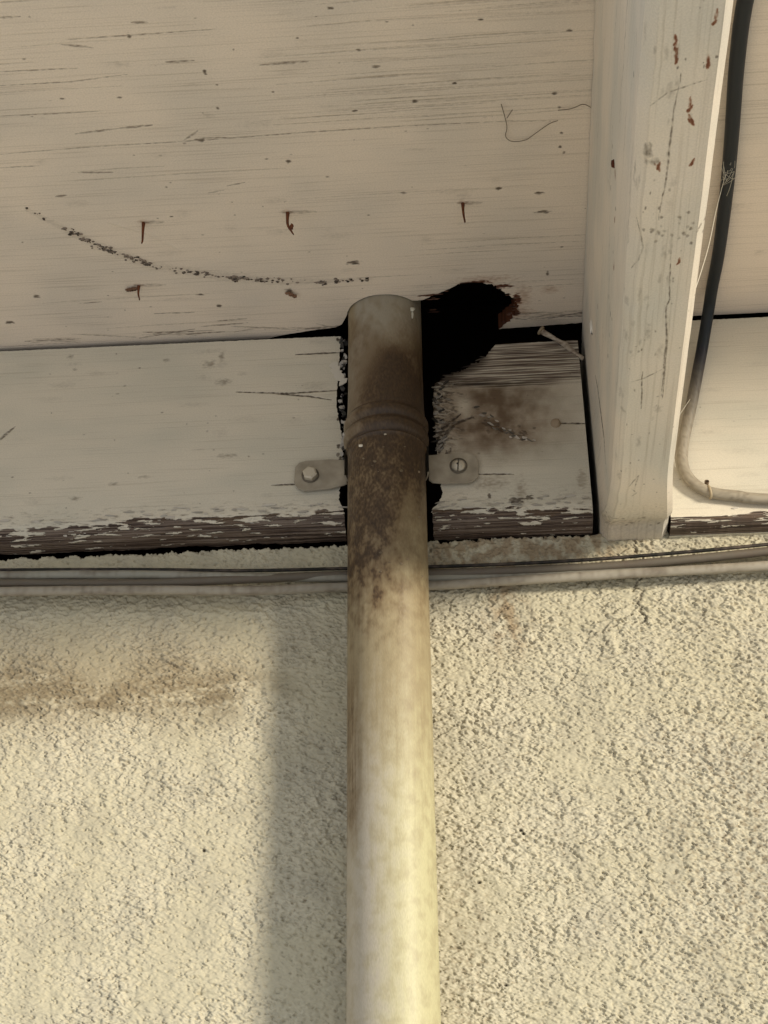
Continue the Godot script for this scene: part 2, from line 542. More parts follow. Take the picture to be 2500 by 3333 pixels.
	var bite := [[37, 51], [44, 53], [52, 58], [57, 61], [66, 67], [73, 71], [79, 77], [90, 80], [99, 80], [106, 78], [116, 73], [124, 67], [130, 61], [137, 52], [143, 43], [144, 30], [141, 16], [136, 4], [129, -7], [124, -11.5]]
	for k in bite.size() - 1:
		for j in 5:
			var a := Vector2(bite[k][0], bite[k][1]).lerp(Vector2(bite[k + 1][0], bite[k + 1][1]), j / 5.0) * 0.001
			line.append(a + Vector2(rng.randf_range(-1, 1), rng.randf_range(-1, 1)) * (0.0009 if k < 9 else 0.0022))
	for k in 30:
		var x := 0.124 + k * 0.004
		line.append(Vector2(x, -0.011 + 0.0055 * k / 29.0 + 0.0012 * wobble.get_noise_1d(x * 4000.0)))
	line.append_array([Vector2(0.26, -0.004), Vector2(0.6, -0.004), Vector2(2.55, -0.004), Vector2(2.55, 0.772)])
	var tri := Geometry2D.triangulate_polygon(line)
	var top := Maker.new()
	var edge := Maker.new()
	for i in line.size():
		var q := line[i]
		top.v.append(soffit_at(q.x, q.y))
		top.n.append(Vector3(0, -cos(SLOPE), -sin(SLOPE)))
		top.t.append(s.uv(q.x, q.y))
	for k in range(0, tri.size(), 3):
		var a := line[tri[k]]
		var b := line[tri[k + 1]]
		var c := line[tri[k + 2]]
		top.i.append_array([tri[k], tri[k + 1], tri[k + 2]] if (b - a).cross(c - a) < 0.0 else [tri[k], tri[k + 2], tri[k + 1]])
	for i in line.size():
		var a := line[i]
		var b := line[(i + 1) % line.size()]
		var nrm := Vector3((b - a).y, 0, -(b - a).x).normalized()
		var far_b := Vector2(rng.randf_range(-1, 1), rng.randf_range(-1, 1)) * 0.001
		edge.tri(soffit_at(a.x, a.y), soffit_at(b.x, b.y), soffit_at(b.x, b.y, -0.02), nrm)
		edge.tri(soffit_at(a.x, a.y), soffit_at(b.x, b.y, -0.02), soffit_at(a.x, a.y, -0.02), nrm)
	var t := thing("soffit_board", "wide cream painted soffit board with a ragged rotten hole beside the pipe", "soffit board")
	part("board_face", top.mesh(), mat, t)
	part("cut_edge", edge.mesh(), paint(Color(0.36, 0.22, 0.15), 0.95, 0.2), t)
	slab("board_back", Vector3(-2.55, 2.833, 0.20), Vector3(2.55, 2.838, 0.80), paint(Color(0.14, 0.12, 0.1), 0.95), t)
	# rusty nail points that come through from above
	var iron := tinted(0.9, 0.3)
	for q in [[-0.2272, 0.2082, 0.026, 0.0, 0.0021], [-0.0829, 0.2123, 0.028, 0.006, 0.0022], [0.0891, 0.2124, 0.024, 0.001, 0.0021], [-0.2541, 0.1031, 0.019, 0.002, 0.0019]]:
		var pts := [soffit_at(q[0], q[1], -0.004), soffit_at(q[0], q[1], q[2] * 0.5), soffit_at(q[0] + q[3] * 0.6, q[1], q[2] * 0.8), soffit_at(q[0] + q[3], q[1] + 0.002, q[2])]
		var mk := tube(pts, q[4], 8, 0.0015, q[4] * 0.35, 0.5)
		mk.coloured = true
		for k in mk.v.size():
			mk.c.append(Color(0.20, 0.07, 0.03).lerp(Color(0.07, 0.03, 0.02), clampf(0.5 + wobble.get_noise_3dv(mk.v[k] * 6000.0), 0.0, 1.0)))
		if q[3] > 0.005:
			mk.lump(soffit_at(q[0] + 0.004, q[1], 0.017), Vector3(0.0022, 0.003, 0.002), rng, Color(0.16, 0.06, 0.03))
		part("nail_point", mk.mesh(), iron, t)
	var fibre := Maker.new()
	fibre.coloured = true
	for k in 46:
		var a := lerpf(-1.7, 2.3, rng.randf())
		var at := Vector2(0.098 + 0.045 * sin(a), 0.030 + 0.050 * cos(a))
		var dark := rng.randf_range(0.03, 0.16)
		fibre.lump(soffit_at(at.x, at.y, rng.randf_range(-0.012, 0.0006)), Vector3(rng.randf_range(0.002, 0.008), 0.0006, 0.0007), rng, Color(dark * 1.5, dark * 0.8, dark * 0.55))
	part("splintered_fibres", fibre.mesh(), iron, t).set_meta("kind", "stuff")
	for q in [[-0.257, 0.103, -0.0022, -0.0006, 5, 0.15], [-0.099, 0.081, 0.003, -0.003, 3, 0.22]]:
		var flap := Maker.new()
		flap.coloured = true
		for k in q[4]:
			flap.lump(soffit_at(q[0] + k * q[2], q[1] + k * q[3], 0.003), Vector3(0.0030, 0.0016, 0.0022), rng, Color(q[5], q[5] * 0.57, q[5] * 0.35))
		part("splinter", flap.mesh(), iron, t)
	# the crumbs of an old nest along a shallow arc
	var arc := mm([-335, 237, -310, 209, -285, 180, -261, 159, -232, 137, -200, 126, -173, 115, -136, 106, -98, 98, -49, 94, -10, 96])
	var dens := [0.12, 0.8, 0.75, 0.8, 0.25, 0.95, 0.9, 0.65, 0.7, 0.5]
	var crumbs := Maker.new()
	crumbs.coloured = true
	for k in arc.size() - 1:
		var count := int(66 * dens[k])
		for j in count:
			var q: Vector2 = arc[k].lerp(arc[k + 1], rng.randf())
			if wobble.get_noise_1d(q.x * 2600.0) < -0.03 and rng.randf() < 0.88:
				continue
			q += Vector2(rng.randfn(), rng.randfn()) * (0.0018 + 0.0022 * absf(wobble.get_noise_1d(q.x * 900.0 + 50.0)))
			var r := rng.randf_range(0.0004, 0.0014) * (1.5 if rng.randf() < 0.15 else 1.0)
			var dark := rng.randf_range(0.04, 0.34)
			crumbs.lump(soffit_at(q.x, q.y, r * 0.3), Vector3(r * rng.randf_range(1.0, 2.0), r * 0.7, r), rng, Color(dark, dark * 0.82, dark * 0.66))
	part("nest_crumbs", crumbs.mesh(), tinted(0.95, 0.2), t).set_meta("kind", "stuff")

func frieze_boards() -> void:
	# sheet over x and the distance down from y = 2.82
	var s := Sheet.new(1792, 528, -0.5, 0.0, 1.0, 0.295, 202)
	var peel := FastNoiseLite.new()
	peel.noise_type = FastNoiseLite.TYPE_SIMPLEX_SMOOTH
	peel.seed = 61
	peel.frequency = 1.0
	peel.fractal_octaves = 4
	for y in s.h:
		var v := (y + 0.5) * s.vh / s.h
		for x in s.w:
			var u := s.u0 + (x + 0.5) * s.uw / s.w
			var i := y * s.w + x
			if v > 0.205:
				var rim := 0.2385 + 0.006 * peel.get_noise_1d(u * 22.0) + 0.008 * smoothstep(-0.24, -0.32, u) + 0.008 * smoothstep(0.06, 0.13, u) + 0.020 * smoothstep(0.22, 0.25, u) * 4.0
				if u > 0.245: rim = 0.262
				var d := v - rim + (0.0045 if u < 0.245 else 0.0008) * peel.get_noise_2d(u * 42.0, v * 150.0)
				var b := clampf((d + 0.006 * maxf(0.0, peel.get_noise_2d(u * 11.0 + 5.0, v * 30.0))) * 900.0, 0.0, 1.0)
				if peel.get_noise_2d(u * 26.0 + 8.0, v * 150.0) > 0.16 + clampf((v - rim - 0.008) * 15.0, -0.16, 0.9):
					b *= 0.0
				s.bare[i] = b
				if b > 0.5:
					s.rust[i] = 0.75 * clampf(peel.get_noise_2d(u * 14.0 + 3.0, v * 40.0) * 2.2 + 0.25, 0.0, 1.0) * smoothstep(rim + 0.018, rim + 0.004, v) * smoothstep(-0.30, -0.22, u)
					s.grime_shade[i] = clampf((v - rim - 0.030) * 26.0, 0.0, 0.75) * (0.6 + 0.8 * peel.get_noise_2d(u * 20.0, v * 120.0))  # bare edge darkens towards its underside
				else:
					s.grime_shade[i] = clampf(peel.get_noise_2d(u * 60.0, v * 300.0) - 0.25, 0.0, 0.4) * smoothstep(0.215, 0.235, v) * (1.0 if u < 0.245 else 0.15)
			if u > 0.04 and u < 0.22 and v < 0.20:
				# weathered raw grain at the top and soot below it
				var wv := peel.get_noise_2d(u * 9.0, v * 420.0)
				var wave := 0.004 * peel.get_noise_1d(u * 16.0)
				var raw := smoothstep(0.098, 0.085, v + wave + 0.004 * wv)
				s.bare[i] = raw * clampf(0.55 + wv * 1.3, 0.0, 1.0)
				if u < 0.118:
					var ve := 0.085 - clampf((u - 0.047) / 0.066, 0.0, 1.0) * 0.035
					s.grime_shade[i] = maxf(s.grime_shade[i], smoothstep(0.020, 0.0, v - ve - 0.008 * wv) * 0.85 * smoothstep(0.118, 0.100, u))  # board darkens towards the edge of the hole
				var rip := clampf(1.25 - (u - 0.047) / 0.026 + 0.9 * peel.get_noise_2d(u * 60.0, v * 90.0), 0.0, 1.0) * smoothstep(0.076, 0.086, v) * smoothstep(0.180, 0.150, v)
				var tear := peel.get_noise_2d(u * 120.0 - v * 60.0, v * 230.0)
				s.grime_shade[i] = maxf(s.grime_shade[i], rip * clampf(0.25 + tear * 2.2, 0.0, 0.9))
				s.relief[i] += rip * tear * 2.2
				var seam := exp(-pow((v - 0.0875 - 0.06 * (u - 0.1) * 0.2 + wave) / 0.0045, 2.0)) * smoothstep(0.20, 0.13, u)
				s.grime_shade[i] = maxf(s.grime_shade[i], clampf(seam * (0.6 + 1.6 * wv), 0.0, 0.95))
				s.relief[i] += raw * wv * 0.8
				var soot := exp(-pow((u - 0.112) / 0.062, 2.0)) * smoothstep(0.085, 0.10, v) * smoothstep(0.205, 0.14, v)
				soot *= clampf(0.74 + 0.42 * peel.get_noise_2d(u * 40.0, v * 40.0), 0.0, 1.0)
				soot *= 1.0 - 0.75 * exp(-pow((u - 0.083) / 0.012, 2.0) - pow((v - 0.115) / 0.014, 2.0))
				s.rust[i] = clampf(soot * 1.25, 0.0, 1.0) * 0.92
	for q in [[-164, 84, -108, 89, -48, 88], [-120, 89, -85, 94, -60, 100], [-100, 38, -48, 38], [-122, 204, -92, 204], [88, 201, 131, 203], [180, 143, 214, 145]]:
		s.stroke(s.grime_shade, mm(q), 0.0017, 0.9, -0.7)
	for q in [[-182, 36, 4, 8], [-195, 45, 10, 6], [-244, 37, 5, 3], [-352, 26, 4, 4], [-193, 133, 1.6, 1.6], [-290, 194, 6, 3], [-415, 128, 2, 2], [-171, 165, 14, 3], [-257, 187, 8, 2], [-287, 69, 2, 1.5], [-178, 70, 10, 5], [-345, 44, 3, 2], [-330, 210, 8, 3]]:
		s.blot(s.grime_shade, q[0] * 0.001, q[1] * 0.001, q[2] * 0.001, q[3] * 0.001, 0.30, -0.15, 0.9)
	s.stroke(s.grime_shade, mm([-425, 138, -404, 116]), 0.003, 0.6, -0.3)
	for k in 70:
		s.blot(s.grime_shade, rng.randf_range(-0.48, 0.45), rng.randf_range(0.02, 0.24), rng.randf_range(0.0007, 0.002), rng.randf_range(0.0006, 0.0014), rng.randf_range(0.15, 0.45), -0.1)
	for k in 60:
		s.blot(s.grime_shade, rng.randf_range(-0.45, 0.42), rng.randf_range(0.02, 0.22), rng.randf_range(0.005, 0.025), rng.randf_range(0.002, 0.008), rng.randf_range(0.04, 0.12), 0.0, 1.2)
	# the gouged scar and the torn edge next to the hole
	for k in 46:
		var f := k / 45.0
		var q := Vector2(lerpf(0.094, 0.152, f), 0.118 + 0.052 * f + 0.012 * sin(f * 5.0))
		q += Vector2(rng.randfn(), rng.randfn()) * (0.0025 + 0.004 * f)
		s.blot(s.grime_shade if k % 3 else s.relief, q.x, q.y, rng.randf_range(0.002, 0.0045), 0.0018, rng.randf_range(0.2, 0.5), rng.randf_range(-0.7, 0.7), 0.5, rng.randf_range(0.0, 1.2))
	for q in [[52, 178, 62, 150, 70, 138, 92, 130], [50, 165, 58, 142, 78, 126], [60, 185, 66, 168]]:
		s.stroke(s.grime_shade, mm(q), 0.004, 0.8, -0.8)
	for q in [[104, 228, 2, 4], [62, 174, 1.6, 5], [132, 234, 9, 4], [145, 232, 5, 3]]:
		s.blot(s.grime_shade, q[0] * 0.001, q[1] * 0.001, q[2] * 0.001, q[3] * 0.001, 0.65, -0.5, 0.4)
	s.blot(s.rust, 0.137, 0.225, 0.007, 0.022, 0.30, 0.0, 0.9)
	s.blot(s.rust, 0.105, 0.213, 0.025, 0.010, 0.25, 0.0, 0.9)
	s.blot(s.rust, 0.200, 0.213, 0.006, 0.012, 0.25, 0.0, 0.5)
	for k in 14:
		s.blot(s.grime_shade, -0.050 + rng.randfn() * 0.002, rng.randf_range(0.02, 0.19), 0.002, 0.003, rng.randf_range(0.3, 0.9), rng.randf_range(-0.8, 0.5), 0.4)
	var mat := surface(s, Color(0.83, 0.795, 0.72), Color(0.79, 0.765, 0.695), Color(0.47, 0.415, 0.365), Color(0.21, 0.15, 0.115), Color(0.36, 0.29, 0.22), Color(0.36, 0.285, 0.21), [300.0, 4.0, 0.10, 400], {"cut": 0.66, "deep": 0.3, "pebble": 0.04, "bump": 1.2, "rough": 0.55, "paint_mm": 0.8})
	var raw := paint(Color(0.20, 0.15, 0.12), 0.95, 0.2)
	var t := thing("frieze_board", "cream frieze board left of the downpipe, its lower edge peeled to brown wood", "board", "frieze boards on top of the stucco wall")
	frieze(t, s, mat, raw, -2.55, -0.0465, [-2.55, 2.8055, -0.43, 2.8055, -0.12, 2.8045, -0.045, 2.8040], 2.582, mm([0, -3, 60, -6, 105, -8.5, 140, -3, 165, -1, 200, -3, 225, -5, 240, 1]))
	var caulk := Maker.new()
	caulk.coloured = true
	for k in 62:
		var y := rng.randf_range(2.615, 2.80)
		var white := rng.randf_range(0.35, 0.58) if rng.randf() < 0.5 else rng.randf_range(0.02, 0.10)
		var r := rng.randf_range(0.0012, 0.0036)
		var along := Vector3(rng.randfn() * 0.6, 1, rng.randfn() * 0.5).normalized()
		caulk.shard(Vector3(-0.0474 + rng.randfn() * 0.0016, y, FRONT + rng.randf_range(-0.004, 0.0016)), along * r * 1.3, along.cross(Vector3(0.2 * rng.randfn(), 0, 1)).normalized() * r * 0.8, r * 0.5, rng, Color(white, white * 0.94, white * 0.84))
	for k in 5:
		caulk.shard(Vector3(-0.058 + k * 0.0025, 2.764 - k * 0.0055, FRONT + 0.0016), Vector3(0.0055, 0.003, 0.0016), Vector3(-0.002, 0.0042, 0.0008), 0.0012, rng, Color(0.58, 0.53, 0.44))
	part("caulk_crumbs", caulk.mesh(), tinted(0.8), t).set_meta("kind", "stuff")
	t = thing("frieze_board", "stained frieze board between the downpipe and the rafter, with a sooty scar", "board", "frieze boards on top of the stucco wall")
	frieze(t, s, mat, raw, 0.0470, 0.2085, [0.047, 2.735, 0.053, 2.7365, 0.062, 2.7425, 0.074, 2.747, 0.083, 2.751, 0.097, 2.760, 0.106, 2.765, 0.111, 2.772, 0.115, 2.777, 0.119, 2.783, 0.21, 2.7835], 2.578, mm([85, 4, 110, 2, 145, 4, 180, 5, 205, 7, 224, 9, 236, 3, 240, -2]))
	var head := lathe([Vector2(0.0001, 0.0035), Vector2(0.0035, 0.0032), Vector2(0.0052, 0.0018), Vector2(0.0055, -0.002)], 14)
	var nail := part("nail_head", head.mesh(), paint(Color(0.62, 0.55, 0.46), 0.7), t, Vector3(0.1776, 2.6769, FRONT))
	nail.rotation = Vector3(PI / 2 - 0.1, 0, 0.2)
	var torn := Maker.new()
	torn.coloured = true
	for k in 34:
		var f := rng.randf()
		var pale := rng.randf_range(0.22, 0.48) if k % 3 else rng.randf_range(0.03, 0.10)
		var at := Vector3(0.049 + absf(rng.randfn()) * 0.007, lerpf(2.650, 2.736, f), FRONT + 0.0006)
		var along := Vector3(1, rng.randf_range(-1.2, 0.9), rng.randf_range(-0.1, 0.45)).normalized()
		torn.shard(at, along * rng.randf_range(0.0025, 0.0075), along.cross(Vector3(0, 0.3, 1)).normalized() * rng.randf_range(0.0008, 0.002), 0.0007, rng, Color(pale, pale * 0.91, pale * 0.79))
	for k in 26:
		var fx := rng.randf()
		var dark := rng.randf_range(0.03, 0.16)
		var along := Vector3(-1, rng.randf_range(-0.25, 0.2), rng.randf_range(-0.3, 0.3)).normalized()
		torn.shard(Vector3(lerpf(0.052, 0.116, fx), lerpf(2.736, 2.772, fx) + rng.randf_range(-0.002, 0.003), FRONT - rng.randf_range(0.0, 0.02)), along * rng.randf_range(0.003, 0.010), Vector3(0, 0.0009, 0.0002), 0.0008, rng, Color(dark, dark * 0.85, dark * 0.7))
	for k in 22:
		var f := k / 21.0
		var pale := rng.randf_range(0.30, 0.52) if k % 2 else rng.randf_range(0.08, 0.2)
		var along := Vector3(1, rng.randf_range(-1.1, 0.3), rng.randf_range(-0.2, 0.3)).normalized()
		torn.shard(Vector3(lerpf(0.098, 0.150, f) + rng.randfn() * 0.002, lerpf(2.699, 2.652, f) - 0.006 * sin(f * 4.0) + rng.randfn() * 0.003, FRONT + 0.0003), along * rng.randf_range(0.002, 0.005), along.cross(Vector3(0, 0, 1)) * rng.randf_range(0.0008, 0.0016), 0.0005, rng, Color(pale, pale * 0.9, pale * 0.76))
	part("torn_wood", torn.mesh(), tinted(0.9, 0.2), t).set_meta("kind", "stuff")
	t = thing("frieze_board", "cream frieze board right of the rafter, behind the curving cable", "board", "frieze boards on top of the stucco wall")
	frieze(t, s, mat, raw, 0.2860, 2.55, [0.286, 2.8025, 0.42, 2.802, 2.55, 2.802], 2.5575, mm([0, 0, 250, 0]))

# A board with a worn, rounded lower edge: tops are (x, y) pairs, jag is (distance down, shift of the pipe-side end).
func frieze(t: Node3D, s: Sheet, mat: Material, raw: Material, x0: float, x1: float, tops: Array, low: float, jag: Array) -> void:
	var xs := PackedFloat32Array()
	var a := maxf(x0, -0.50)
	var b := minf(x1, 0.50)
	if x0 < a: xs.append(x0)
	var count := int((b - a) / 0.0016)
	for k in count + 1:
		xs.append(lerpf(a, b, float(k) / count))
	if x1 > b: xs.append(x1)
	var rows := 110
	var bend := 22
	var p := PackedVector3Array()
	var uv := PackedVector2Array()
	var crumble := FastNoiseLite.new()
	crumble.seed = 77
	crumble.frequency = 1.0
	for j in rows + bend:
		for x in xs:
			var top: float = tops[tops.size() - 1]
			for k in range(0, tops.size() - 2, 2):
				if x <= tops[k + 2]:
					top = lerpf(tops[k + 1], tops[k + 3], clampf((x - tops[k]) / (tops[k + 2] - tops[k]), 0.0, 1.0))
					break
			top += 0.0006 * wobble.get_noise_1d(x * 4000.0)
			if x0 > 0.04 and x < 0.118:
				top += 0.0035 * crumble.get_noise_1d(x * 420.0) + 0.002 * crumble.get_noise_1d(x * 1500.0)
			var yb := low + 0.0022 * crumble.get_noise_1d(x * 9.0) + 0.0012 * crumble.get_noise_1d(x * 55.0)
			var y := 0.0
			var z := FRONT
			var v := 0.0
			if j < rows:
				y = lerpf(top, yb, float(j) / (rows - 1))
				v = 2.82 - y
			else:
				var f := float(j - rows + 1) / bend * PI / 2
				y = yb - (0.019 if x0 < 0.25 else 0.008) * sin(f)
				z = FRONT * cos(f) + (0.001 if x0 < 0.25 else 0.0001) * crumble.get_noise_2d(x * 120.0, f * 4.0) - 0.0005
				v = 2.82 - yb + 0.038 * f / (PI / 2)
			z -= (0.0014 if x0 < 0.25 else 0.0002) * smoothstep(0.20, 0.24, v) * absf(crumble.get_noise_2d(x * 30.0, v * 180.0))
			var shift := 0.0
			for k in jag.size() - 1:
				if v <= jag[k + 1].x or k == jag.size() - 2:
					shift = lerpf(jag[k].y, jag[k + 1].y, clampf((v - jag[k].x) / (jag[k + 1].x - jag[k].x), 0.0, 1.0))
					break
			shift += 0.0012 * crumble.get_noise_1d(v * 330.0) + 0.0007 * crumble.get_noise_1d(v * 1300.0)
			var near := clampf(1.0 - absf(x - (x1 if x1 < 0.0 else x0)) / 0.02, 0.0, 1.0)
			if x0 > 0.25: near = 0.0
			var q := Vector3(x + shift * near, y, z)
			p.append(q)
			uv.append(s.uv(clampf(q.x, -0.499, 0.499), v))
	var m := Maker.new()
	m.grid(xs.size(), rows + bend, p, uv, true)
	part("board_face", m.mesh(), mat, t)
	var flakes := Maker.new()
	flakes.coloured = true
	var nf := int((b - a) * (190.0 if x0 < 0.25 else 12.0))
	for k in nf:
		var x := lerpf(a, b, (k + rng.randf()) / nf)
		var up := rng.randf_range(-0.009, 0.010) - 0.006 * smoothstep(-0.24, -0.32, x)
		var at := Vector3(x, low + 0.002 + up, FRONT + 0.0006)
		if up < -0.002:
			at.z = FRONT - 0.0012 - (up + 0.002) * -0.45
		var shade := rng.randf_range(0.42, 0.62)
		var along := Vector3(1, rng.randf_range(-0.16, 0.16), rng.randf_range(-0.05, 0.05)).normalized()
		flakes.shard(at, along * rng.randf_range(0.002, 0.0085), Vector3(0, 1, rng.randf_range(-0.7, 0.1)).normalized() * rng.randf_range(0.0007, 0.0020), 0.0005, rng, Color(shade, shade * 0.93, shade * 0.81))
	part("paint_flakes", flakes.mesh(), tinted(0.7), t).set_meta("kind", "stuff")
	var side := Maker.new()
	for col in [0, xs.size() - 1]:
		var sp := PackedVector3Array()
		var su := PackedVector2Array()
		for j in rows + bend:
			var q := p[j * xs.size() + col]
			sp.append(q)
			sp.append(Vector3(q.x, q.y, minf(0.001, q.z - 0.0005)))
			su.append(Vector2.ZERO); su.append(Vector2.ONE)
		side.grid(2, rows + bend, sp, su, col == 0)
	var tp := PackedVector3Array()
	var tu := PackedVector2Array()
	for z in [0, 1]:
		for k in xs.size():
			tp.append(p[k] if z == 0 else Vector3(p[k].x, p[k].y, 0.001))
			tu.append(Vector2.ZERO)
	side.grid(xs.size(), 2, tp, tu, false)
	part("cut_edge", side.mesh(), raw, t)

func rafter_lines(z: float) -> Array:      # left x, right x, underside y
	var xl := 0.2155 - 0.0190 * clampf((z - 0.03) / 0.73, -0.3, 1.2) + 0.0007 * wobble.get_noise_1d(z * 600.0)
	var xr := 0.2675 - 0.0195 * clampf((z - 0.10) / 0.65, -0.4, 1.2) + 0.0135 * smoothstep(0.24, 0.03, z)
	var y := 2.4955 + 0.0012 * wobble.get_noise_1d(z * 250.0 + 90.0)
	y += 0.054 * smoothstep(0.21, 0.02, z) * (0.7 + 0.3 * smoothstep(0.12, 0.03, z))
	return [xl, xr, y]

func rafter() -> void:
	# sheet over z and the distance round the section: left face 0 to 0.30, underside from 0.30
	var s := Sheet.new(1536, 640, -0.05, 0.0, 0.95, 0.40, 303)
	var crack := 0.0011
	for q in [[501, 604, 5, 4], [460, 626, 3, 1.6], [475, 591, 2.5, 2], [463, 590, 4, 2.4], [421, 592, 2, 1.5], [416, 581, 6, 2.2], [446, 647, 2, 1.5], [504, 629, 3, 1.6], [350, 601, 3, 1.4], [348, 583, 3, 1.8], [356, 572, 2, 1.6], [322, 581, 3, 1.6], [288, 583, 3, 2], [233, 676, 4, 1.6], [668, 535, 2.5, 2]]:
		s.blot(s.rust if q[2] > 3.5 else s.grime_shade, q[0] * 0.001, (2800 - q[1] - 2000) * 0.001, q[2] * 0.001, q[3] * 0.001, 0.85, -0.4, 0.4)
	s.stroke(s.grime_shade, [Vector2(0.31, 0.22), Vector2(0.45, 0.165), Vector2(0.50, 0.16)], 0.002, 0.3, -0.2)
	s.stroke(s.grime_shade, [Vector2(0.56, 0.20), Vector2(0.72, 0.21), Vector2(0.80, 0.20)], 0.002, 0.35, -0.2)
	s.stroke(s.grime_shade, [Vector2(0.138, 0.145), Vector2(0.150, 0.169), Vector2(0.158, 0.20), Vector2(0.165, 0.23), Vector2(0.156, 0.254)], 0.005, 0.85, -0.8)
	s.stroke(s.bare, [Vector2(0.150, 0.169), Vector2(0.158, 0.20), Vector2(0.165, 0.23)], 0.005, 0.9)
	# underside: x is counted from the left face
	for q in [[719, 15, 4, 1.6], [710, 15, 3, 1.4], [726, 14, 3, 1.2], [705, 37, 4, 1.5], [668, 28, 4, 1.3], [657, 30, 4.5, 1.5], [616, 10, 4.5, 1.6], [618, 33, 4, 1.3], [516, 32, 3.5, 1.2], [740, 38, 3, 1.2]]:
		s.blot(s.rust, q[0] * 0.001, 0.30 + q[1] * 0.001, q[2] * 0.001, q[3] * 0.001, 0.95, 0.2, 0.3, rng.randf_range(-0.6, 0.6))
		s.stroke(s.rust, [Vector2(q[0] * 0.001, 0.30 + q[1] * 0.001), Vector2(q[0] * 0.001 + rng.randf_range(0.004, 0.011), 0.30 + (q[1] + rng.randf_range(-2, 2)) * 0.001)], 0.0018, 0.9)
	for q in [[701, 20, 670, 18, 635, 17, 598, 16, 564, 14], [531, 25, 473, 28, 463, 26, 410, 30, 341, 31], [381, 12, 327, 14], [464, 26, 419, 29, 341, 30]]:
		var pts := []
		for k in range(0, q.size(), 2):
			pts.append(Vector2(q[k] * 0.001, 0.30 + q[k + 1] * 0.001))
		s.stroke(s.grime_shade, pts, crack, 0.60, -0.4)
	for q in [[673, 2, 684, 13, 690, 28, 693, 37], [564, -3, 535, 4, 520, 1, 507, -4], [200, 9, 220, 17, 195, 14], [367, 4, 372, 15, 383, 28], [195, 12, 186, 17, 178, 13]]:
		var pts := []
		for k in range(0, q.size(), 2):
			pts.append(Vector2(q[k] * 0.001, 0.30 + q[k + 1] * 0.001))
		s.stroke(s.grime_shade, pts, 0.0012, 0.40, -0.2)
	s.blot(s.grime_shade, 0.632, 0.302, 0.008, 0.004, 0.55, 0.0, 0.9)
	s.blot(s.grime_shade, 0.622, 0.306, 0.004, 0.008, 0.35, 0.0, 0.9)
	for k in 80:
		s.blot(s.grime_shade, rng.randf_range(0.03, 0.85), 0.30 + rng.randf_range(0.0, 0.055), rng.randf_range(0.0008, 0.0025), rng.randf_range(0.0005, 0.0011), rng.randf_range(0.15, 0.55), -0.1)
	for k in 30:
		s.blot(s.grime_shade, 0.55 + rng.randfn() * 0.01, 0.30 + rng.randf_range(0.006, 0.05), 0.002, 0.0015, rng.randf_range(0.2, 0.5), -0.2)
	for k in 60:
		s.blot(s.grime_shade, rng.randf_range(0.03, 0.10), 0.30 + rng.randf_range(-0.01, 0.06), rng.randf_range(0.001, 0.005), rng.randf_range(0.001, 0.003), rng.randf_range(0.2, 0.6), rng.randf_range(-0.5, 0.2))
	s.blot(s.grime_shade, 0.08, 0.33, 0.085, 0.06, 0.16, 0.0, 1.3)
	s.blot(s.grime_shade, 0.05, 0.29, 0.05, 0.03, 0.22, 0.0, 1.3)
	for k in 60:
		s.blot(s.grime_shade, rng.randf_range(0.2, 0.8), 0.30 + rng.randf_range(-0.02, 0.03), rng.randf_range(0.003, 0.012), rng.randf_range(0.001, 0.004), rng.randf_range(0.08, 0.24), 0.0, 1.0)
	for k in 50:
		var z := rng.randf_range(0.05, 0.8)
		var v := rng.randf_range(0.0, 0.29)
		var l := rng.randf_range(0.01, 0.06)
		s.stroke(s.grime_shade, [Vector2(z, v), Vector2(z + l, v + rng.randf_range(-0.001, 0.001))], 0.0012, rng.randf_range(0.15, 0.4), -0.2)
	var mat := surface(s, Color(0.85, 0.805, 0.735), Color(0.79, 0.765, 0.71), Color(0.30, 0.17, 0.12), Color(0.16, 0.10, 0.08), Color(0.36, 0.30, 0.23), Color(0.40, 0.20, 0.10), [400.0, 5.0, 0.12, 500], {"cut": 0.62, "deep": 0.2, "pebble": 0.05})
	var p := PackedVector3Array()
	var uv := PackedVector2Array()
	var sections := 260
	var nu := 0
	for k in sections + 1:
		var z := -0.20 + 1.003 * k / sections
		var l := rafter_lines(z)
		var top := SOFFIT_Y - maxf(z - FRONT, 0.0) * tan(SLOPE) - 0.0012
		var ring := []
		var wear := 0.0012 * wobble.get_noise_1d(z * 420.0 + 30.0)
		for j in 15:      # doubled points keep the edges of the chamfers crisp
			ring.append([Vector2(l[0], lerpf(top, l[2] + 0.0105 + wear, j / 14.0)), lerpf(0.0, 0.289, j / 14.0)])
		for j in 4:
			var f := j / 3.0
			ring.append([Vector2(l[0], l[2] + 0.0105 + wear).lerp(Vector2(l[0] + 0.0075 + wear, l[2]), f) - Vector2(0.0007, 0.0006) * sin(PI * f), lerpf(0.289, 0.302, f)])
		for j in 9:
			ring.append([Vector2(lerpf(l[0] + 0.0075 + wear, l[1] - 0.0055, j / 8.0), l[2] + 0.0004 * wobble.get_noise_2d(z * 1500.0, j * 30.0) * (1.0 if j > 0 and j < 8 else 0.0)), lerpf(0.302, 0.343, j / 8.0)])
		ring.append([Vector2(l[1] - 0.0055, l[2]), 0.343])
		ring.append([Vector2(l[1], l[2] + 0.0055), 0.350])
		ring.append([Vector2(l[1], l[2] + 0.0055), 0.350])
		for j in 5:
			ring.append([Vector2(l[1], lerpf(l[2] + 0.012, top, j / 4.0)), 0.356 + 0.01 * j])
		nu = ring.size()
		for r in ring:
			p.append(Vector3(r[0].x, r[0].y, z))
			uv.append(s.uv(clampf(z, -0.05, 0.899), r[1]))
	var m := Maker.new()
	m.grid(nu, sections + 1, p, uv, false)
	var t := thing("rafter", "thick white painted rafter running out from the wall, with rust spots and cracks", "rafter")
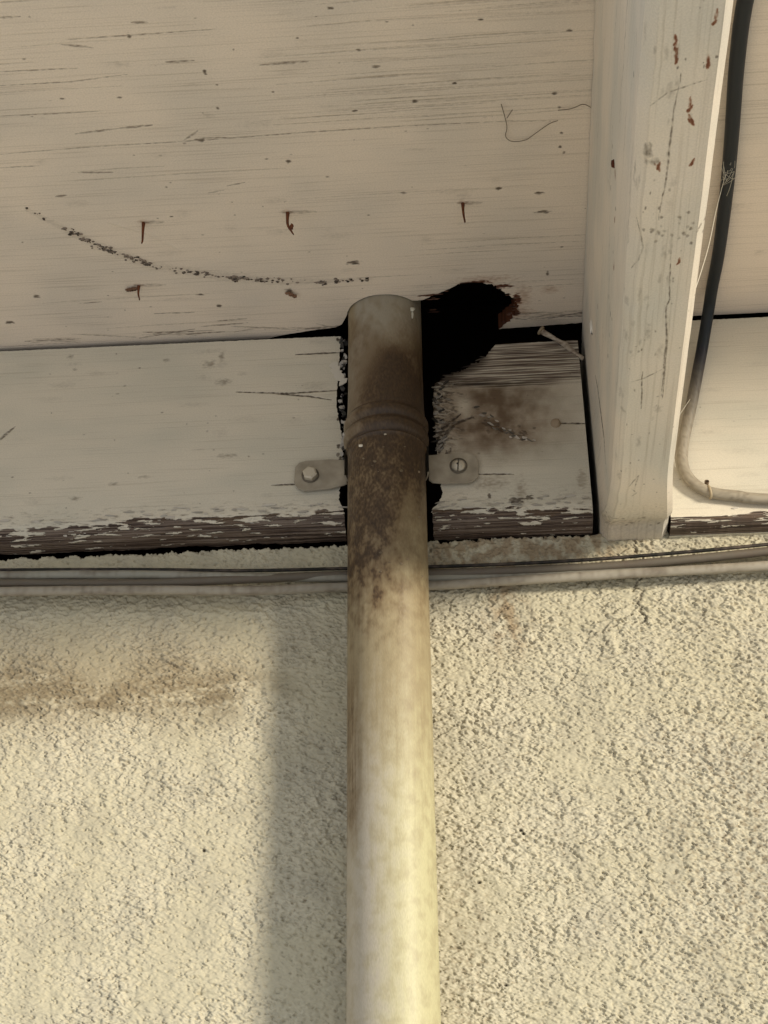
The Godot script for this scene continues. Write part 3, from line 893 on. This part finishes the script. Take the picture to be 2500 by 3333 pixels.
	part("beam", m.mesh(), mat, t)
	var cap := Maker.new()
	var first := sections * nu
	for k in range(1, nu - 1):
		cap.tri(p[first], p[first + k], p[first + k + 1], Vector3(0, 0, 1))
	part("end_grain", cap.mesh(), paint(Color(0.7, 0.66, 0.58), 0.8), t)
	var head := lathe([Vector2(0.0001, 0.0022), Vector2(0.0026, 0.0018), Vector2(0.0034, 0.0), Vector2(0.0034, -0.002)], 12)
	var nail := part("nail_head", head.mesh(), paint(Color(0.30, 0.15, 0.08), 0.9), t, Vector3(0.2026, 2.604, 0.503))
	nail.rotation = Vector3(0, 0, PI / 2)
	var drop := Maker.new()
	drop.coloured = true
	drop.lump(Vector3(0.2118, 2.712, 0.148), Vector3(0.0022, 0.008, 0.006), rng, Color(0.78, 0.74, 0.66))
	part("paint_drip", drop.mesh(), tinted(0.4, 0.5), t)

func downpipe() -> void:
	# sheet over the angle round the pipe (front at 0) and the height
	var w := 640
	var h := 1280
	var y0 := 2.0
	var y1 := 2.90
	var n1 := Sheet.field(w, h, 42.0, 30.0, 901, 5)
	var n2 := Sheet.field(w, h, 10.0, 9.0, 902, 3)
	var n3 := Sheet.field(w, h, 14.0, 150.0, 903, 3)
	var n4 := Sheet.field(w, h, 260.0, 200.0, 904, 3)
	var n5 := Sheet.field(w, h, 3.0, 6.0, 905, 2)
	var bytes := PackedByteArray()
	bytes.resize(w * h * 3)
	var high := PackedFloat32Array()
	high.resize(w * h)
	var cream := Color(0.72, 0.695, 0.545)
	var chalk_left_light := Color(0.68, 0.645, 0.575)
	var ochre := Color(0.585, 0.53, 0.41)
	var brown := Color(0.37, 0.29, 0.195)
	var soot := Color(0.205, 0.155, 0.11)  # tone of the stains and of the painted groove shade
	for y in h:
		var hy := y1 - (y1 - y0) * (y + 0.5) / h
		for x in w:
			var i := y * w + x
			var a := ((x + 0.5) / w - 0.5) * TAU
			var m := n1[i] / 255.0
			var f := n2[i] / 255.0
			var v := n3[i] / 255.0
			var big := n4[i] / 255.0
			var c := chalk_left_light.lerp(cream, clampf(0.5 + a * 1.1 + (v - 0.5) * 0.25 + (m - 0.5) * 0.5 + (2.25 - hy) * 0.6, 0.0, 1.0))  # pinkish left and yellow right light painted round the pipe
			var ok := smoothstep(2.22, 2.42, hy) * (0.80 + 0.25 * v) + 0.30 * smoothstep(2.08, 2.30, hy) * v
			c = c.lerp(ochre, clampf(ok + (m - 0.5) * 0.5, 0.0, 0.9))
			var dark := 0.0
			if hy < 2.637:
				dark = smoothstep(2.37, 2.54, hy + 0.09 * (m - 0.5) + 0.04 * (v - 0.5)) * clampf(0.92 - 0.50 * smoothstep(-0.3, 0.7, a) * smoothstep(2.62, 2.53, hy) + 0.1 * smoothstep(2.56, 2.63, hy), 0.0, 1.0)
				dark = maxf(dark, 0.55 * smoothstep(2.19, 2.25, hy) * smoothstep(2.43, 2.33, hy) * smoothstep(-0.45, -1.1, a) * (0.4 + v))
				dark = clampf(dark * (0.58 + 0.62 * m + 0.55 * (f - 0.5) + 0.5 * (big - 0.5)), 0.0, 1.0)
			else:
				var tide := 2.722 + 0.045 * sin(a + 0.1) + 0.03 * (big - 0.5)
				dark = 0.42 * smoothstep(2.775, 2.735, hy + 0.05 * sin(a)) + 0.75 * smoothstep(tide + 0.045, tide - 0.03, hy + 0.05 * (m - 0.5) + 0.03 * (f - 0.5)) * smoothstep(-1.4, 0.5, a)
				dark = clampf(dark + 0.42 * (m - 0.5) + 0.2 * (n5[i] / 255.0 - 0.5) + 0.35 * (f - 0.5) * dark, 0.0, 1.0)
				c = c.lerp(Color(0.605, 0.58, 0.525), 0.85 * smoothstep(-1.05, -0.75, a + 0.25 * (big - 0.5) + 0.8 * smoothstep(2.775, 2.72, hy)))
			c = c.lerp(ochre * 0.9, 0.16 * clampf((m - 0.45) * 4.0, 0.0, 1.0) * clampf(f * 1.6, 0.0, 1.0))
			for gy in [2.6390, 2.6555, 2.6720, 2.6765]:  # shade of the collar grooves painted in to set off the beads
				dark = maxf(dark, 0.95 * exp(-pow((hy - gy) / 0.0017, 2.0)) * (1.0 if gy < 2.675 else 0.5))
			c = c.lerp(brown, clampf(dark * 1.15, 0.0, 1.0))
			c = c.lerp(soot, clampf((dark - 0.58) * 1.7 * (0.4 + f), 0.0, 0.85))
			var fl := clampf((n5[i] / 255.0 - 0.74) * 7.0, 0.0, 1.0) * smoothstep(0.45, 0.6, f)
			c = c.lerp(Color(0.66, 0.58, 0.44), fl * 0.25 * smoothstep(2.40, 2.5, hy))
			var vs := clampf((v - 0.60) * 3.0, 0.0, 1.0)
			c = c.lerp(ochre * 0.85, 0.10 * vs * (1.0 if hy < 2.637 else 0.3))
			var k := 1.0 + 0.10 * (n5[i] / 255.0 - 0.5)
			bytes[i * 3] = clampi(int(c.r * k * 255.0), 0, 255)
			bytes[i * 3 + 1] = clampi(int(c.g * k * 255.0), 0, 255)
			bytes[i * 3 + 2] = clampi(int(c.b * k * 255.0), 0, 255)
			high[i] = 0.30 * f * (0.25 + dark) + 0.03 * v + 0.10 * n5[i] / 255.0
	var mat := paint(Color.WHITE, 0.46, 0.45)
	mat.albedo_texture = ImageTexture.create_from_image(Image.create_from_data(w, h, false, Image.FORMAT_RGB8, bytes))
	mat.heightmap_enabled = true
	mat.heightmap_scale = 0.1
	mat.heightmap_texture = ImageTexture.create_from_image(Image.create_from_data(w, h, false, Image.FORMAT_RF, high.to_byte_array()))
	var t := thing("downpipe", "rusty cream metal downpipe rising past the wall into the soffit hole", "pipe", "", PIPE)
	var low := [Vector2(0.0400, 0.05)]
	for k in 40:
		low.append(Vector2(0.0400 + 0.0002 * wobble.get_noise_1d(k * 9.0), lerpf(1.5, 2.630, k / 39.0)))
	low.append_array([Vector2(0.0402, 2.6330), Vector2(0.0414, 2.6342), Vector2(0.0418, 2.6355), Vector2(0.0409, 2.6366), Vector2(0.0402, 2.6370), Vector2(0.0378, 2.6366), Vector2(0.0372, 2.62), Vector2(0.0372, 2.4)])
	var up := [Vector2(0.0385, 2.630), Vector2(0.0392, 2.6385), Vector2(0.0420, 2.6405), Vector2(0.0440, 2.6435), Vector2(0.0444, 2.648), Vector2(0.0438, 2.6515), Vector2(0.0414, 2.6535), Vector2(0.0402, 2.6555), Vector2(0.0412, 2.6575), Vector2(0.0432, 2.6590), Vector2(0.0442, 2.6620), Vector2(0.0442, 2.6655), Vector2(0.0430, 2.6685), Vector2(0.0410, 2.6705), Vector2(0.0401, 2.6725), Vector2(0.0408, 2.6745), Vector2(0.0406, 2.679), Vector2(0.0400, 2.69), Vector2(0.0397, 2.72), Vector2(0.0396, 2.76), Vector2(0.0397, 2.80), Vector2(0.0396, 3.015)]
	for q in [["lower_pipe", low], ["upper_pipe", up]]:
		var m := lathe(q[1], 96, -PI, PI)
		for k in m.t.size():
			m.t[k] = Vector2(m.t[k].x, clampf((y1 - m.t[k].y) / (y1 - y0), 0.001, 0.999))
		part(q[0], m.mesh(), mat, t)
	var chip := Maker.new()
	chip.coloured = true
	chip.lump(Vector3(-0.0235, 2.6235, 0.0328), Vector3(0.0026, 0.0017, 0.0012), rng, Color(0.80, 0.74, 0.60))
	chip.lump(Vector3(0.0015, 2.631, 0.0404), Vector3(0.0018, 0.0010, 0.0008), rng, Color(0.55, 0.49, 0.38))
	chip.lump(Vector3(0.0300, 2.797, 0.0262), Vector3(0.0040, 0.0030, 0.0010), rng, Color(0.62, 0.60, 0.50))
	chip.lump(Vector3(0.0310, 2.790, 0.0252), Vector3(0.0017, 0.0050, 0.0010), rng, Color(0.55, 0.53, 0.44))
	for k in 22:
		var a := rng.randf_range(-1.2, 1.2)
		var r := rng.randf_range(0.0005, 0.0014)
		chip.lump(Vector3(sin(a) * 0.0402, rng.randf_range(2.47, 2.62), cos(a) * 0.0402), Vector3(r * 1.4, r, r * 0.6), rng, Color(0.25, 0.19, 0.12) * rng.randf_range(0.6, 1.1))
	part("paint_flakes", chip.mesh(), tinted(0.6), t).set_meta("kind", "stuff")

func tab_mesh(corners: Array, thick: float) -> Maker:
	var m := Maker.new()
	var c := Vector2.ZERO
	for q in corners:
		c += q / corners.size()
	var nq := corners.size()
	for k in nq:
		var a: Vector2 = corners[k]
		var b: Vector2 = corners[(k + 1) % nq]
		var ai := a.lerp(c, 0.014)
		var bi := b.lerp(c, 0.014)
		m.tri(Vector3(c.x, c.y, thick), Vector3(ai.x, ai.y, thick), Vector3(bi.x, bi.y, thick), Vector3(0, 0, 1))
		var out := Vector3(b.y - a.y, a.x - b.x, 0).normalized()
		if out.dot(Vector3(a.x - c.x, a.y - c.y, 0)) < 0.0: out = -out
		var bev := (out + Vector3(0, 0, 1)).normalized()
		var e0 := Vector3(a.x, a.y, thick * 0.55)
		var e1 := Vector3(b.x, b.y, thick * 0.55)
		m.tri(Vector3(ai.x, ai.y, thick), Vector3(bi.x, bi.y, thick), e1, bev)
		m.tri(Vector3(ai.x, ai.y, thick), e1, e0, bev)
		m.tri(e0, e1, Vector3(b.x, b.y, 0), out)
		m.tri(e0, Vector3(b.x, b.y, 0), Vector3(a.x, a.y, 0), out)
	return m

func pipe_bracket() -> void:
	var t := thing("pipe_bracket", "grey painted metal pipe clip with two bolted ears holding the downpipe", "bracket")
	var nz := FastNoiseLite.new()
	nz.seed = 3
	nz.frequency = 0.02
	nz.fractal_octaves = 4
	var tex := NoiseTexture2D.new()
	tex.width = 256
	tex.height = 256
	tex.noise = nz
	var ramp := Gradient.new()
	ramp.set_color(0, Color(0.52, 0.485, 0.42))
	ramp.set_color(1, Color(0.68, 0.64, 0.565))
	tex.color_ramp = ramp
	var grey := paint(Color.WHITE, 0.45, 0.55)
	grey.albedo_texture = tex
	grey.uv1_triplanar = true
	grey.uv1_scale = Vector3(9, 9, 9)
	var dull := paint(Color(0.40, 0.365, 0.31), 0.6)
	var pale := paint(Color(0.74, 0.70, 0.62), 0.35, 0.6)
	var z := FRONT + 0.0035
	var left := mm([-97, 2634, -98, 2616, -94, 2608, -87, 2604.5, -60, 2606, -46, 2609.5, -42.5, 2611, -42.5, 2639.5, -60, 2641.5, -86, 2641, -93, 2639])
	var rightc := mm([42.5, 2641, 70, 2642.5, 84, 2642, 92, 2637.5, 94.5, 2632, 94, 2613, 88, 2607.5, 82, 2605.5, 60, 2606, 46, 2608, 42.5, 2611])
	part("ear", tab_mesh(left, 0.0022).mesh(), grey, t, Vector3(0, 0, z))
	part("ear", tab_mesh(rightc, 0.0022).mesh(), grey, t, Vector3(0, 0, z))
	# the band behind the pipe that joins the ears
	var band := lathe([Vector2(0.0418, 2.609), Vector2(0.0436, 2.6092), Vector2(0.0436, 2.6405), Vector2(0.0418, 2.6407)], 40, PI * 0.5, PI * 1.5)
	part("band", band.mesh(), grey, t, PIPE)
	var hexed := Maker.new()
	var pts := [Vector2(0.0092, 0.0), Vector2(0.0092, 0.0012), Vector2(0.0078, 0.0017)]
	hexed = lathe(pts, 24)
	hexed.v = hexed.v.duplicate()
	var bolt := part("bolt", hexed.mesh(), dull, t, Vector3(-0.0808, 2.6225, z + 0.0022))
	bolt.rotation = Vector3(PI / 2, 0, 0)
	var head := Maker.new()
	for k in 6:
		var a := TAU * k / 6.0 + 0.25
		var b := TAU * (k + 1) / 6.0 + 0.25
		var d0 := Vector3(cos(a), 0, sin(a))
		var d1 := Vector3(cos(b), 0, sin(b))
		var o := (d0 + d1).normalized()
		head.tri(d0 * 0.0078, d1 * 0.0078, d1 * 0.0078 + Vector3(0, 0.0060, 0), o)
		head.tri(d0 * 0.0078, d1 * 0.0078 + Vector3(0, 0.0060, 0), d0 * 0.0078 + Vector3(0, 0.0060, 0), o)
		var bev := (o + Vector3.UP * 1.4).normalized()
		head.tri(d0 * 0.0078 + Vector3(0, 0.0060, 0), d1 * 0.0078 + Vector3(0, 0.0060, 0), d1 * 0.0058 + Vector3(0, 0.0076, 0), bev)
		head.tri(d0 * 0.0078 + Vector3(0, 0.0060, 0), d1 * 0.0058 + Vector3(0, 0.0076, 0), d0 * 0.0058 + Vector3(0, 0.0076, 0), bev)
		head.tri(d0 * 0.0058 + Vector3(0, 0.0076, 0), d1 * 0.0058 + Vector3(0, 0.0076, 0), Vector3(0, 0.0068, 0), Vector3.UP)
	part("hex_head", head.mesh(), pale, bolt)
	bolt = part("bolt", hexed.mesh(), dull, t, Vector3(0.0736, 2.6262, z + 0.0022))
	bolt.rotation = Vector3(PI / 2, 0, 0)
	# a domed head in two halves, with the slot between them
	for sgn in [-1.0, 1.0]:
		var p := PackedVector3Array()
		var uv := PackedVector2Array()
		for j in 6:
			for k in 13:
				var a: float = -PI / 2 + PI * k / 12.0
				var r: float = 0.0066 * sin(PI / 2 * j / 5.0)
				p.append(Vector3(sgn * (0.0007 + r * cos(a)), 0.0042 * cos(PI / 2 * j / 5.0) + 0.001, r * sin(a)))
				uv.append(Vector2(k, j) * 0.05)
		var half := Maker.new()
		half.grid(13, 6, p, uv, sgn > 0.0)
		for k in 12:
			half.tri(Vector3(sgn * 0.0007, 0.001, 0), Vector3(sgn * 0.0007, 0.001 + 0.0042 * cos(-PI / 2 + PI * k / 12.0), 0.0066 * sin(-PI / 2 + PI * k / 12.0)), Vector3(sgn * 0.0007, 0.001 + 0.0042 * cos(-PI / 2 + PI * (k + 1) / 12.0), 0.0066 * sin(-PI / 2 + PI * (k + 1) / 12.0)), Vector3(-sgn, 0, 0))
		var o := part("slotted_head", half.mesh(), pale, bolt)
		o.rotation.y = -0.12

func wall_cables() -> void:
	var runs := [
		["thin grey cable, topmost of the bundle at the left end of the wall", [-0.75, 2.541, 0.0095, -0.41, 2.5345, 0.0095, -0.26, 2.5290, 0.0095, -0.15, 2.5215, 0.0090, -0.08, 2.5165, 0.0080, 0.0, 2.512, 0.0075, 0.09, 2.5095, 0.0075, 0.22, 2.5085, 0.0080, 0.40, 2.507, 0.0085, 0.75, 2.505, 0.009], 0.0044, Color(0.28, 0.27, 0.22)],
		["grey cream cable, darkened with painted gap shade, that climbs to the top of the bundle at the right", [-0.75, 2.530, 0.0085, -0.41, 2.5260, 0.0085, -0.26, 2.5195, 0.0080, -0.16, 2.5185, 0.0095, -0.05, 2.5175, 0.0085, 0.04, 2.5150, 0.0085, 0.13, 2.5145, 0.0095, 0.21, 2.5150, 0.0100, 0.30, 2.5190, 0.0105, 0.39, 2.5250, 0.0110, 0.75, 2.548, 0.012], 0.0046, Color(0.13, 0.112, 0.085)],  # middle cable coloured dark for the shaded gaps of the bundle
		["pale cream cable, lowest and foremost of the bundle across the wall", [-0.75, 2.519, 0.0105, -0.41, 2.5165, 0.0110, -0.26, 2.5115, 0.0120, -0.14, 2.5060, 0.0110, -0.05, 2.5055, 0.0090, 0.04, 2.5030, 0.0090, 0.13, 2.5035, 0.0130, 0.21, 2.5045, 0.0150, 0.30, 2.5060, 0.0155, 0.39, 2.5080, 0.0150, 0.75, 2.513, 0.014], 0.0048, Color(0.34, 0.305, 0.24)],
		["thin black cable squeezed along the top edge of the bundle", [-0.75, 2.549, 0.010, -0.41, 2.5405, 0.010, -0.26, 2.5345, 0.010, -0.15, 2.5285, 0.0095, -0.05, 2.5255, 0.008, 0.04, 2.5235, 0.008, 0.13, 2.5230, 0.009, 0.21, 2.5240, 0.010, 0.30, 2.5280, 0.010, 0.39, 2.5335, 0.010, 0.75, 2.557, 0.010], 0.0018, Color(0.014, 0.012, 0.011)]]
	for r in runs:
		var pts := []
		for k in range(0, r[1].size(), 3):
			var off := 0.013 * smoothstep(-0.04, -0.16, r[1][k]) + 0.003 * smoothstep(0.04, 0.16, r[1][k])
			pts.append(Vector3(r[1][k], r[1][k + 1] - 0.65 * off - (0.0016 if r[2] == 0.0048 else 0.0), r[1][k + 2] + 0.001 + off))
		var m := tube(pts, r[2], 20, 0.003, -1.0, 0.05)
		m.coloured = true
		for k in m.v.size():
			var d := wobble.get_noise_3d(m.v[k].x * 300.0, m.v[k].y * 700.0 + 50.0 * r[2] * 1000.0, m.v[k].z * 1500.0)
			var l := wobble.get_noise_2d(m.v[k].x * 2500.0, m.v[k].z * 2500.0)
			var c: Color = r[3]
			c = c.lerp(Color(0.13, 0.10, 0.075), clampf(0.12 + d * 0.8 + l * 0.5, 0.0, 0.7))
			m.c.append(c)
		tag(part("wall_cable", m.mesh(), tinted(0.55, 0.4)), r[0], "cable", "cables clipped along the top of the stucco wall")

func black_cable() -> void:
	var pts := []
	for q in [[0.337, 0.80], [0.331, 0.62], [0.326, 0.501], [0.3245, 0.456], [0.328, 0.391], [0.336, 0.301], [0.342, 0.220], [0.347, 0.123], [0.348, 0.060]]:
		pts.append(soffit_at(q[0], q[1], 0.009))
	for q in [[0.3465, 2.790, 0.060], [0.338, 2.755, 0.043], [0.322, 2.695, 0.038], [0.3075, 2.644, 0.037], [0.3035, 2.616, 0.037], [0.310, 2.5955, 0.037], [0.327, 2.5815, 0.037], [0.354, 2.5755, 0.037], [0.388, 2.5700, 0.037], [0.55, 2.555, 0.037], [0.9, 2.552, 0.037]]:
		pts.append(Vector3(q[0], q[1], q[2]))
	var m := tube(pts, 0.0072, 18, 0.003, 0.0052)
	m.coloured = true
	for k in m.v.size():
		var f := smoothstep(2.76, 2.63, m.v[k].y + 0.004 * wobble.get_noise_3dv(m.v[k] * 3000.0))
		var d := clampf(0.3 + wobble.get_noise_3dv(m.v[k] * 4000.0), 0.0, 1.0)
		m.c.append(Color(0.010, 0.012, 0.019).lerp(Color(0.36, 0.315, 0.24).lerp(Color(0.20, 0.17, 0.125), d), f))
	tag(part("black_cable", m.mesh(), tinted(0.5, 0.4)), "black cable along the rafter that turns cream where it bends over the board", "cable")
	var t := thing("cable_clip", "small painted nail clip holding the bent cable to the board", "clip")
	var ring := []
	for k in 15:
		var a := TAU * k / 14.0
		ring.append(Vector3(0.3265 - 0.001 * cos(a), 2.5815 + 0.0063 * cos(a), 0.037 + 0.0063 * sin(a)))
	var paintm := paint(Color(0.66, 0.60, 0.49), 0.6)
	part("loop", tube(ring, 0.0013, 8, 0.0015).mesh(), paintm, t)
	part("nail", tube([Vector3(0.325, 2.5905, 0.026), Vector3(0.325, 2.5915, 0.034), Vector3(0.3252, 2.5935, 0.039)], 0.0016, 8, 0.001, 0.0024).mesh(), paint(Color(0.45, 0.38, 0.30), 0.7), t)

func small_things() -> void:
	var t := thing("bent_nail", "old paint crusted nail slanting out of the gap beside the rafter", "nail")
	var head := Vector3(0.1690, 2.7945, 0.036)
	var base := Vector3(0.2135, 2.7600, 0.028)
	var shaft := tube([base, base.lerp(head, 0.5) + Vector3(0, 0.0008, 0.001), head], 0.0030, 10, 0.002, 0.0026, 0.9)
	shaft.coloured = true
	for k in shaft.v.size():
		shaft.c.append(Color(0.42, 0.36, 0.28).lerp(Color(0.12, 0.07, 0.045), clampf(0.15 + 1.6 * wobble.get_noise_3dv(shaft.v[k] * 5000.0), 0.0, 0.9)))
	part("shaft", shaft.mesh(), tinted(0.8), t)
	var disc := lathe([Vector2(0.0001, 0.0012), Vector2(0.0050, 0.0010), Vector2(0.0056, 0.0), Vector2(0.0048, -0.0016), Vector2(0.002, -0.002)], 14)
	var o := part("nail_head", disc.mesh(), paint(Color(0.58, 0.52, 0.43), 0.8), t, head)
	o.quaternion = Quaternion(Vector3.UP, (head - base).normalized())
	# cobweb threads
	var grey := paint(Color(0.44, 0.40, 0.34), 0.9)
	t = thing("cobweb", "loose dusty cobweb threads hanging on the soffit near the rafter", "cobweb")
	for run in [[126, 353, 131, 326, 130, 310, 136, 304, 148, 303, 155, 311, 169, 323, 177, 329], [136, 345, 131, 336], [177, 341, 189, 344, 199, 347, 206, 344]]:
		var pts := []
		for k in range(0, run.size(), 2):
			pts.append(soffit_at(run[k] * 0.001, run[k + 1] * 0.001, 0.0035 if k % 4 else 0.002))
		part("thread", tube(pts, 0.00038, 5, 0.002).mesh(), grey, t)
	t = thing("cobweb", "torn white cobweb wisp caught on the black cable beside the rafter", "cobweb")
	var white := paint(Color(0.78, 0.76, 0.70), 0.9)
	var c := soffit_at(0.334, 0.262, 0.022)
	for k in 16:
		var a := c + Vector3(rng.randfn() * 0.004, rng.randfn() * 0.003, rng.randfn() * 0.010)
		var b := c + Vector3(rng.randfn() * 0.004 + 0.004, rng.randfn() * 0.003, rng.randfn() * 0.010)
		part("thread", tube([a, a.lerp(b, 0.5) - Vector3(0, 0.002, 0), b], 0.00016, 4, 0.003).mesh(), white, t)
	part("thread", tube([Vector3(0.2545, 2.502, 0.46), Vector3(0.285, 2.60, 0.40), Vector3(0.312, 2.70, 0.335), c], 0.0003, 5, 0.004).mesh(), white, t)
	part("thread", tube([Vector3(0.2660, 2.502, 0.22), Vector3(0.283, 2.60, 0.13), Vector3(0.318, 2.69, 0.045)], 0.0003, 5, 0.004).mesh(), white, t)
